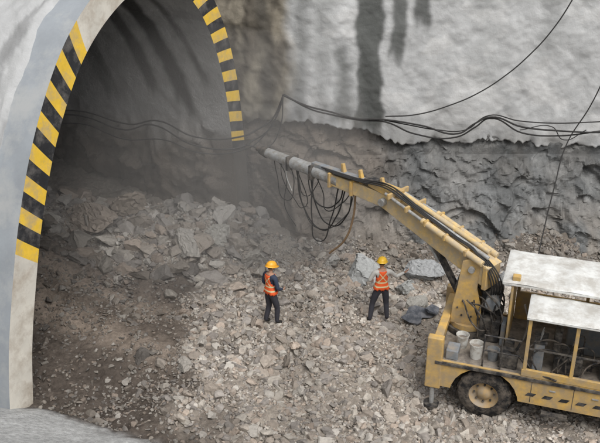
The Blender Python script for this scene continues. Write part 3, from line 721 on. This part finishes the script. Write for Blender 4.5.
def person(loc,heading,J,mats,helmet,headyaw=0,headpitch=0):
    e=empty('construction_worker',loc,heading);e.scale=(.96,.96,.96)
    V_={k_:Vector(v_) for k_,v_ in J.items()}
    verts=[V_['pelvis'],V_['waist'],V_['chest'],V_['upchest'],V_['neck'],V_['head0']]
    rad=[(.135,.115),(.13,.105),(.15,.115),(.13,.10),(.055,.055),(.055,.055)]
    edges=[(0,1),(1,2),(2,3),(3,4),(4,5)]
    bones=[('trous',verts[0],verts[0]+Vector((0,0,-.05))),('top',verts[1],verts[2]),('top',verts[2],verts[3]),('top',verts[0]+Vector((0,0,.08)),verts[1]),('skin',verts[4],verts[5])]
    def chain(start,pts,rs,bn):
        p=start
        for q_,r_ in zip(pts,rs):
            verts.append(q_);rad.append(r_);edges.append((p,len(verts)-1));p=len(verts)-1
        ps=[verts[start]]+pts
        for i,b_ in enumerate(bn):
            if b_:bones.append((b_,ps[i],ps[i+1]))
    for s in ('L','R'):
        sh,el,wr=V_['sh'+s],V_['el'+s],V_['wr'+s]
        chain(3,[sh,sh.lerp(el,.5),el,el.lerp(wr,.5),wr],[.068,.060,.050,.046,.032],[None,'sleeve','sleeve','sleeve','sleeve'])
        hp,kn,an,to=V_['hip'+s],V_['kn'+s],V_['an'+s],V_['to'+s]
        chain(0,[hp,hp.lerp(kn,.5),kn,kn.lerp(an,.45),an,to],[.10,.092,.075,.072,.056,.042],['trous','trous','trous','trous','trous','boot'])
        bones.append(('boot',an+Vector((0,0,-.05)),to))
    vs,fs=skinmesh(verts,edges,rad,2)
    def near_(p):
        bd=9;bk=None
        for k_,a,b_ in bones:
            ab=b_-a;t=0 if ab.length_squared==0 else max(0,min(1,(p-a).dot(ab)/ab.length_squared));d_=(p-a-ab*t).length
            if d_<bd:bd=d_;bk=k_
        return bk
    order=['skin','top','sleeve','trous','boot'];mi=[]
    cats=[]
    for f_ in fs:
        c_=sum((vs[i] for i in f_),Vector())/len(f_);k_=near_(c_);cats.append(k_);mi.append(order.index(k_))
    mesh_obj('body',vs,fs,[M_skin,mats['top'],mats['sleeve'],mats['trous'],M_boot],mi,e,True)
    bmv=[f_ for f_,k_ in zip(fs,cats) if k_=='top' or (k_=='trous' and min(vs[i].z for i in f_)>V_['pelvis'].z-.02)]
    me=D.meshes.new('vest');me.from_pydata([tuple(v_) for v_ in vs],[],bmv);bm=bmesh.new();bm.from_mesh(me)
    bmesh.ops.delete(bm,geom=[v_ for v_ in bm.verts if not v_.link_faces],context='VERTS');bmesh.ops.recalc_face_normals(bm,faces=bm.faces);bm.normal_update()
    for v_ in bm.verts:v_.co+=v_.normal*.016
    for v_ in bm.verts:
        if v_.co.z<V_['waist'].z:v_.co.x*=1.06;v_.co.y*=1.1
    bm.to_mesh(me);bm.free();me.materials.append(M_vest)
    for p_ in me.polygons:p_.use_smooth=True
    o=link(D.objects.new('vest',me),e);md=o.modifiers.new('s','SOLIDIFY');md.thickness=.008;md.offset=1
    he=D.objects.new('head',None);link(he,e);he.location=V_['head0']+Vector((0,.015,.085));he.rotation_euler=(headpitch,0,headyaw)
    bm=bmesh.new();bmesh.ops.create_uvsphere(bm,u_segments=28,v_segments=20,radius=1)
    for v_ in bm.verts:
        x_,y_,z_=v_.co
        w_=.076*(1-.18*max(0,-z_)**1.5);dp=.094*(1-.10*max(0,-z_))
        nx=x_*w_;ny=y_*dp;nz=z_*.118
        if y_>.3:
            ny+=.006*math.exp(-((x_/.3)**2+((z_-.18)/.12)**2))
            ny+=.024*math.exp(-((x_/.17)**2+((z_+.12)/.16)**2))
            ny+=.010*math.exp(-((x_/.30)**2+((z_+.45)/.09)**2))
            ny+=.010*math.exp(-((x_/.35)**2+((z_+.78)/.15)**2))
            for sx_ in (-1,1):ny-=.010*math.exp(-(((x_-sx_*.38)/.16)**2+((z_-.03)/.10)**2))
        v_.co=(nx,ny,nz)
    me=D.meshes.new('face');bm.to_mesh(me);bm.free();me.materials.append(M_skin);me.materials.append(M_hair)
    for p_ in me.polygons:
        p_.use_smooth=True;c_=p_.center
        if c_.z>-.03 and c_.y<.035-.0 and not(abs(c_.x)>.06 and c_.z<.0 and c_.y>-.02) or c_.z>.06:p_.material_index=1
    link(D.objects.new('face',me),he)
    for sx_ in (-1,1):
        bm=bmesh.new();bmesh.ops.create_uvsphere(bm,u_segments=12,v_segments=8,radius=1)
        for v_ in bm.verts:v_.co=(v_.co.x*.010+sx_*.077+sx_*abs(v_.co.y)*.004,v_.co.y*.018-.002,v_.co.z*.031-.008)
        me=D.meshes.new('ear');bm.to_mesh(me);bm.free();me.materials.append(M_skin);link(D.objects.new('ear',me),he)
        bm=bmesh.new();bmesh.ops.create_uvsphere(bm,u_segments=10,v_segments=8,radius=1)
        for v_ in bm.verts:v_.co=(v_.co.x*.013+sx_*.029,v_.co.y*.007+.080,v_.co.z*.006+.003)
        me=D.meshes.new('eye');bm.to_mesh(me);bm.free();me.materials.append(M_eye);link(D.objects.new('eye',me),he)
    bm=bmesh.new();bmesh.ops.create_uvsphere(bm,u_segments=10,v_segments=6,radius=1)
    for v_ in bm.verts:v_.co=(v_.co.x*.024,v_.co.y*.006+.094,v_.co.z*.005-.053)
    me=D.meshes.new('mouth');bm.to_mesh(me);bm.free();me.materials.append(M_red);link(D.objects.new('mouth',me),he)
    vs=[];fs=[];n=32;rows_=[]
    for k_ in range(9):
        t=k_/8*math.pi/2;rows_.append((math.cos(t),math.sin(t)))
    for k_,(cr_,sr) in enumerate(rows_):
        for i in range(n):
            a=2*math.pi*i/n
            rid=1+.05*math.exp(-(math.sin(a-math.pi/2)/.12)**2)*(1 if k_>1 else .3)
            vs.append((math.cos(a)*.118*max(cr_,.001),math.sin(a)*.140*max(cr_,.001),.04+sr*.118*(rid if k_>2 else 1)))
    for k_ in range(8):
        for i in range(n):fs.append((k_*n+i,k_*n+(i+1)%n,(k_+1)*n+(i+1)%n,(k_+1)*n+i))
    b0=len(vs)
    for i in range(n):
        a=2*math.pi*i/n;fr=max(0,math.sin(a))**2;k_=.026+.04*fr
        vs.append((math.cos(a)*(.118+k_*.7),math.sin(a)*(.140+k_),.029-.012*fr))
    for i in range(n):fs.append((i,b0+i,b0+(i+1)%n,(i+1)%n))
    o=mesh_obj('helmet',vs,fs,helmet,parent=he,smooth=True);md=o.modifiers.new('s','SOLIDIFY');md.thickness=.005
    for s in ('L','R'):
        wr,el=V_['wr'+s],V_['el'+s];d_=(wr-el).normalized()
        inw=Vector((1 if s=='L' else -1,.2,0));inw=(inw-d_*inw.dot(d_)).normalized();fw=inw.cross(d_)*(1 if s=='L' else -1);fw.normalize()
        vv_=[wr-d_*.01,wr+d_*.03,wr+d_*.075];ee=[(0,1),(1,2)];rr=[(.026,.02),(.036,.018),(.038,.016)]
        a_,b_=skinmesh(vv_,ee,rr,1);allv=list(a_);allf=list(b_)
        def fing(root,dirs,lens,r_):
            pts=[root];c_=root
            for dd,l_ in zip(dirs,lens):c_=c_+dd.normalized()*l_;pts.append(c_)
            a2,b2=skinmesh(pts,[(i,i+1) for i in range(len(pts)-1)],[r_,r_,r_*.92,r_*.8][:len(pts)],1)
            o0=len(allv);allv.extend(a2);allf.extend([tuple(i+o0 for i in f_) for f_ in b2])
        for i,(ofs,ln) in enumerate([(-.029,.062),(-.0095,.078),(.010,.085),(.029,.075)]):
            root=wr+d_*.07+fw*ofs
            fing(root,[d_+inw*.15,d_+inw*.5,d_*.6+inw],[ln*.48,ln*.30,ln*.22],.0085)
        fing(wr+d_*.025+fw*.025,[d_*.5+fw,d_+fw*.5+inw*.3,d_+inw*.4],[.03,.028,.024],.0095)
        mesh_obj('hand',allv,allf,M_skin,parent=e,smooth=True)
    return e
def lift(x_,y_):return H(x_,y_)+.04
std=dict(pelvis=(0,0,.93),waist=(0,.01,1.08),chest=(0,.015,1.24),upchest=(0,.0,1.38),neck=(0,.005,1.48),head0=(0,.02,1.545),
 shL=(-.185,0,1.40),shR=(.185,0,1.40),hipL=(-.095,0,.88),hipR=(.095,0,.88))
j1=dict(std);j1.update(elL=(-.25,-.02,1.13),wrL=(-.20,.17,.98),elR=(.25,.02,1.12),wrR=(.20,.22,1.02),
 knL=(-.12,.05,.49),anL=(-.14,-.06,.09),toL=(-.16,.10,.035),knR=(.11,.12,.49),anR=(.11,.10,.09),toR=(.13,.26,.035))
x_,y_=-.70,17.05
person((x_,y_,lift(x_,y_)),math.radians(-48),j1,dict(top=M_navy,sleeve=M_navy,trous=M_dark),M_ho,headyaw=-.2,headpitch=-.15)
j2=dict(std);j2.update(elL=(-.30,.03,1.16),wrL=(-.20,.22,1.05),elR=(.38,.06,1.20),wrR=(.60,.12,1.27),
 hipL=(-.10,0,.88),hipR=(.10,0,.88),knL=(-.20,.06,.49),anL=(-.27,-.04,.09),toL=(-.31,.11,.035),knR=(.15,.05,.49),anR=(.17,-.03,.09),toR=(.21,.12,.035))
x_,y_=1.93,17.05
person((x_,y_,lift(x_,y_)),math.radians(8),j2,dict(top=M_lgt,sleeve=M_lgt,trous=M_dark),M_hy,headyaw=-.35,headpitch=-.1)
# ---------------------------------------------------------------- airborne dust at the tunnel mouth
def dust(cx,cy,cz,rx,ry,rz,den):
    bm=bmesh.new()
    r_=bmesh.ops.create_icosphere(bm,subdivisions=4,radius=1)
    for v_ in r_['verts']:
        k_=1+.12*math.sin(v_.co.x*3+1)*math.cos(v_.co.z*3)
        v_.co=(cx+v_.co.x*rx*k_,cy+v_.co.y*ry*k_,cz+v_.co.z*rz*k_)
    me=D.meshes.new('dust_cloud');bm.to_mesh(me);bm.free()
    mt=D.materials.new('dust');mt.use_nodes=True;nt=mt.node_tree;nt.nodes.remove(nt.nodes['Principled BSDF'])
    vs_=nt.nodes.new('ShaderNodeVolumeScatter');vs_.inputs['Color'].default_value=(.93,.90,.86,1);vs_.inputs['Density'].default_value=den;vs_.inputs['Anisotropy'].default_value=.1
    nt.links.new(vs_.outputs[0],nt.nodes['Material Output'].inputs['Volume']);me.materials.append(mt)
    link(D.objects.new('dust_cloud',me))
dust(-3.3,20.2,3.0,5.6,3.2,4.4,.06)
dust(-.6,20.6,2.4,3.2,2.0,2.4,.06)
# ---------------------------------------------------------------- light, world, camera
w=D.worlds.new('World');SC.world=w;w.use_nodes=True;nt=w.node_tree
sky=nt.nodes.new('ShaderNodeTexSky');sky.sky_type='NISHITA';sky.sun_disc=False
EL,AZ=math.radians(58),math.radians(155)
sky.sun_elevation=EL;sky.sun_rotation=AZ;sky.air_density=1.0;sky.dust_density=5.0;sky.ozone_density=1
bg=nt.nodes['Background'];bg.inputs[1].default_value=.15
hs_=nt.nodes.new('ShaderNodeHueSaturation');hs_.inputs['Saturation'].default_value=.25
nt.links.new(sky.outputs[0],hs_.inputs['Color']);nt.links.new(hs_.outputs[0],bg.inputs[0])
sd=Vector((math.sin(AZ)*math.cos(EL),math.cos(AZ)*math.cos(EL),math.sin(EL)))
l=D.lights.new('sun','SUN');l.energy=1.5;l.angle=math.radians(40);l.color=(1,.97,.93)
lo=link(D.objects.new('sun',l));lo.rotation_euler=(-sd).to_track_quat('-Z','Y').to_euler()
cam=D.cameras.new('camera');co=link(D.objects.new('camera',cam));co.location=(0,0,10.9);co.rotation_euler=(math.radians(65),0,0)
cam.lens=49.44;cam.sensor_width=36;cam.clip_end=2000;cam.clip_start=.1
SC.camera=co
SC.view_settings.view_transform='Standard';SC.view_settings.look='None';SC.view_settings.exposure=0
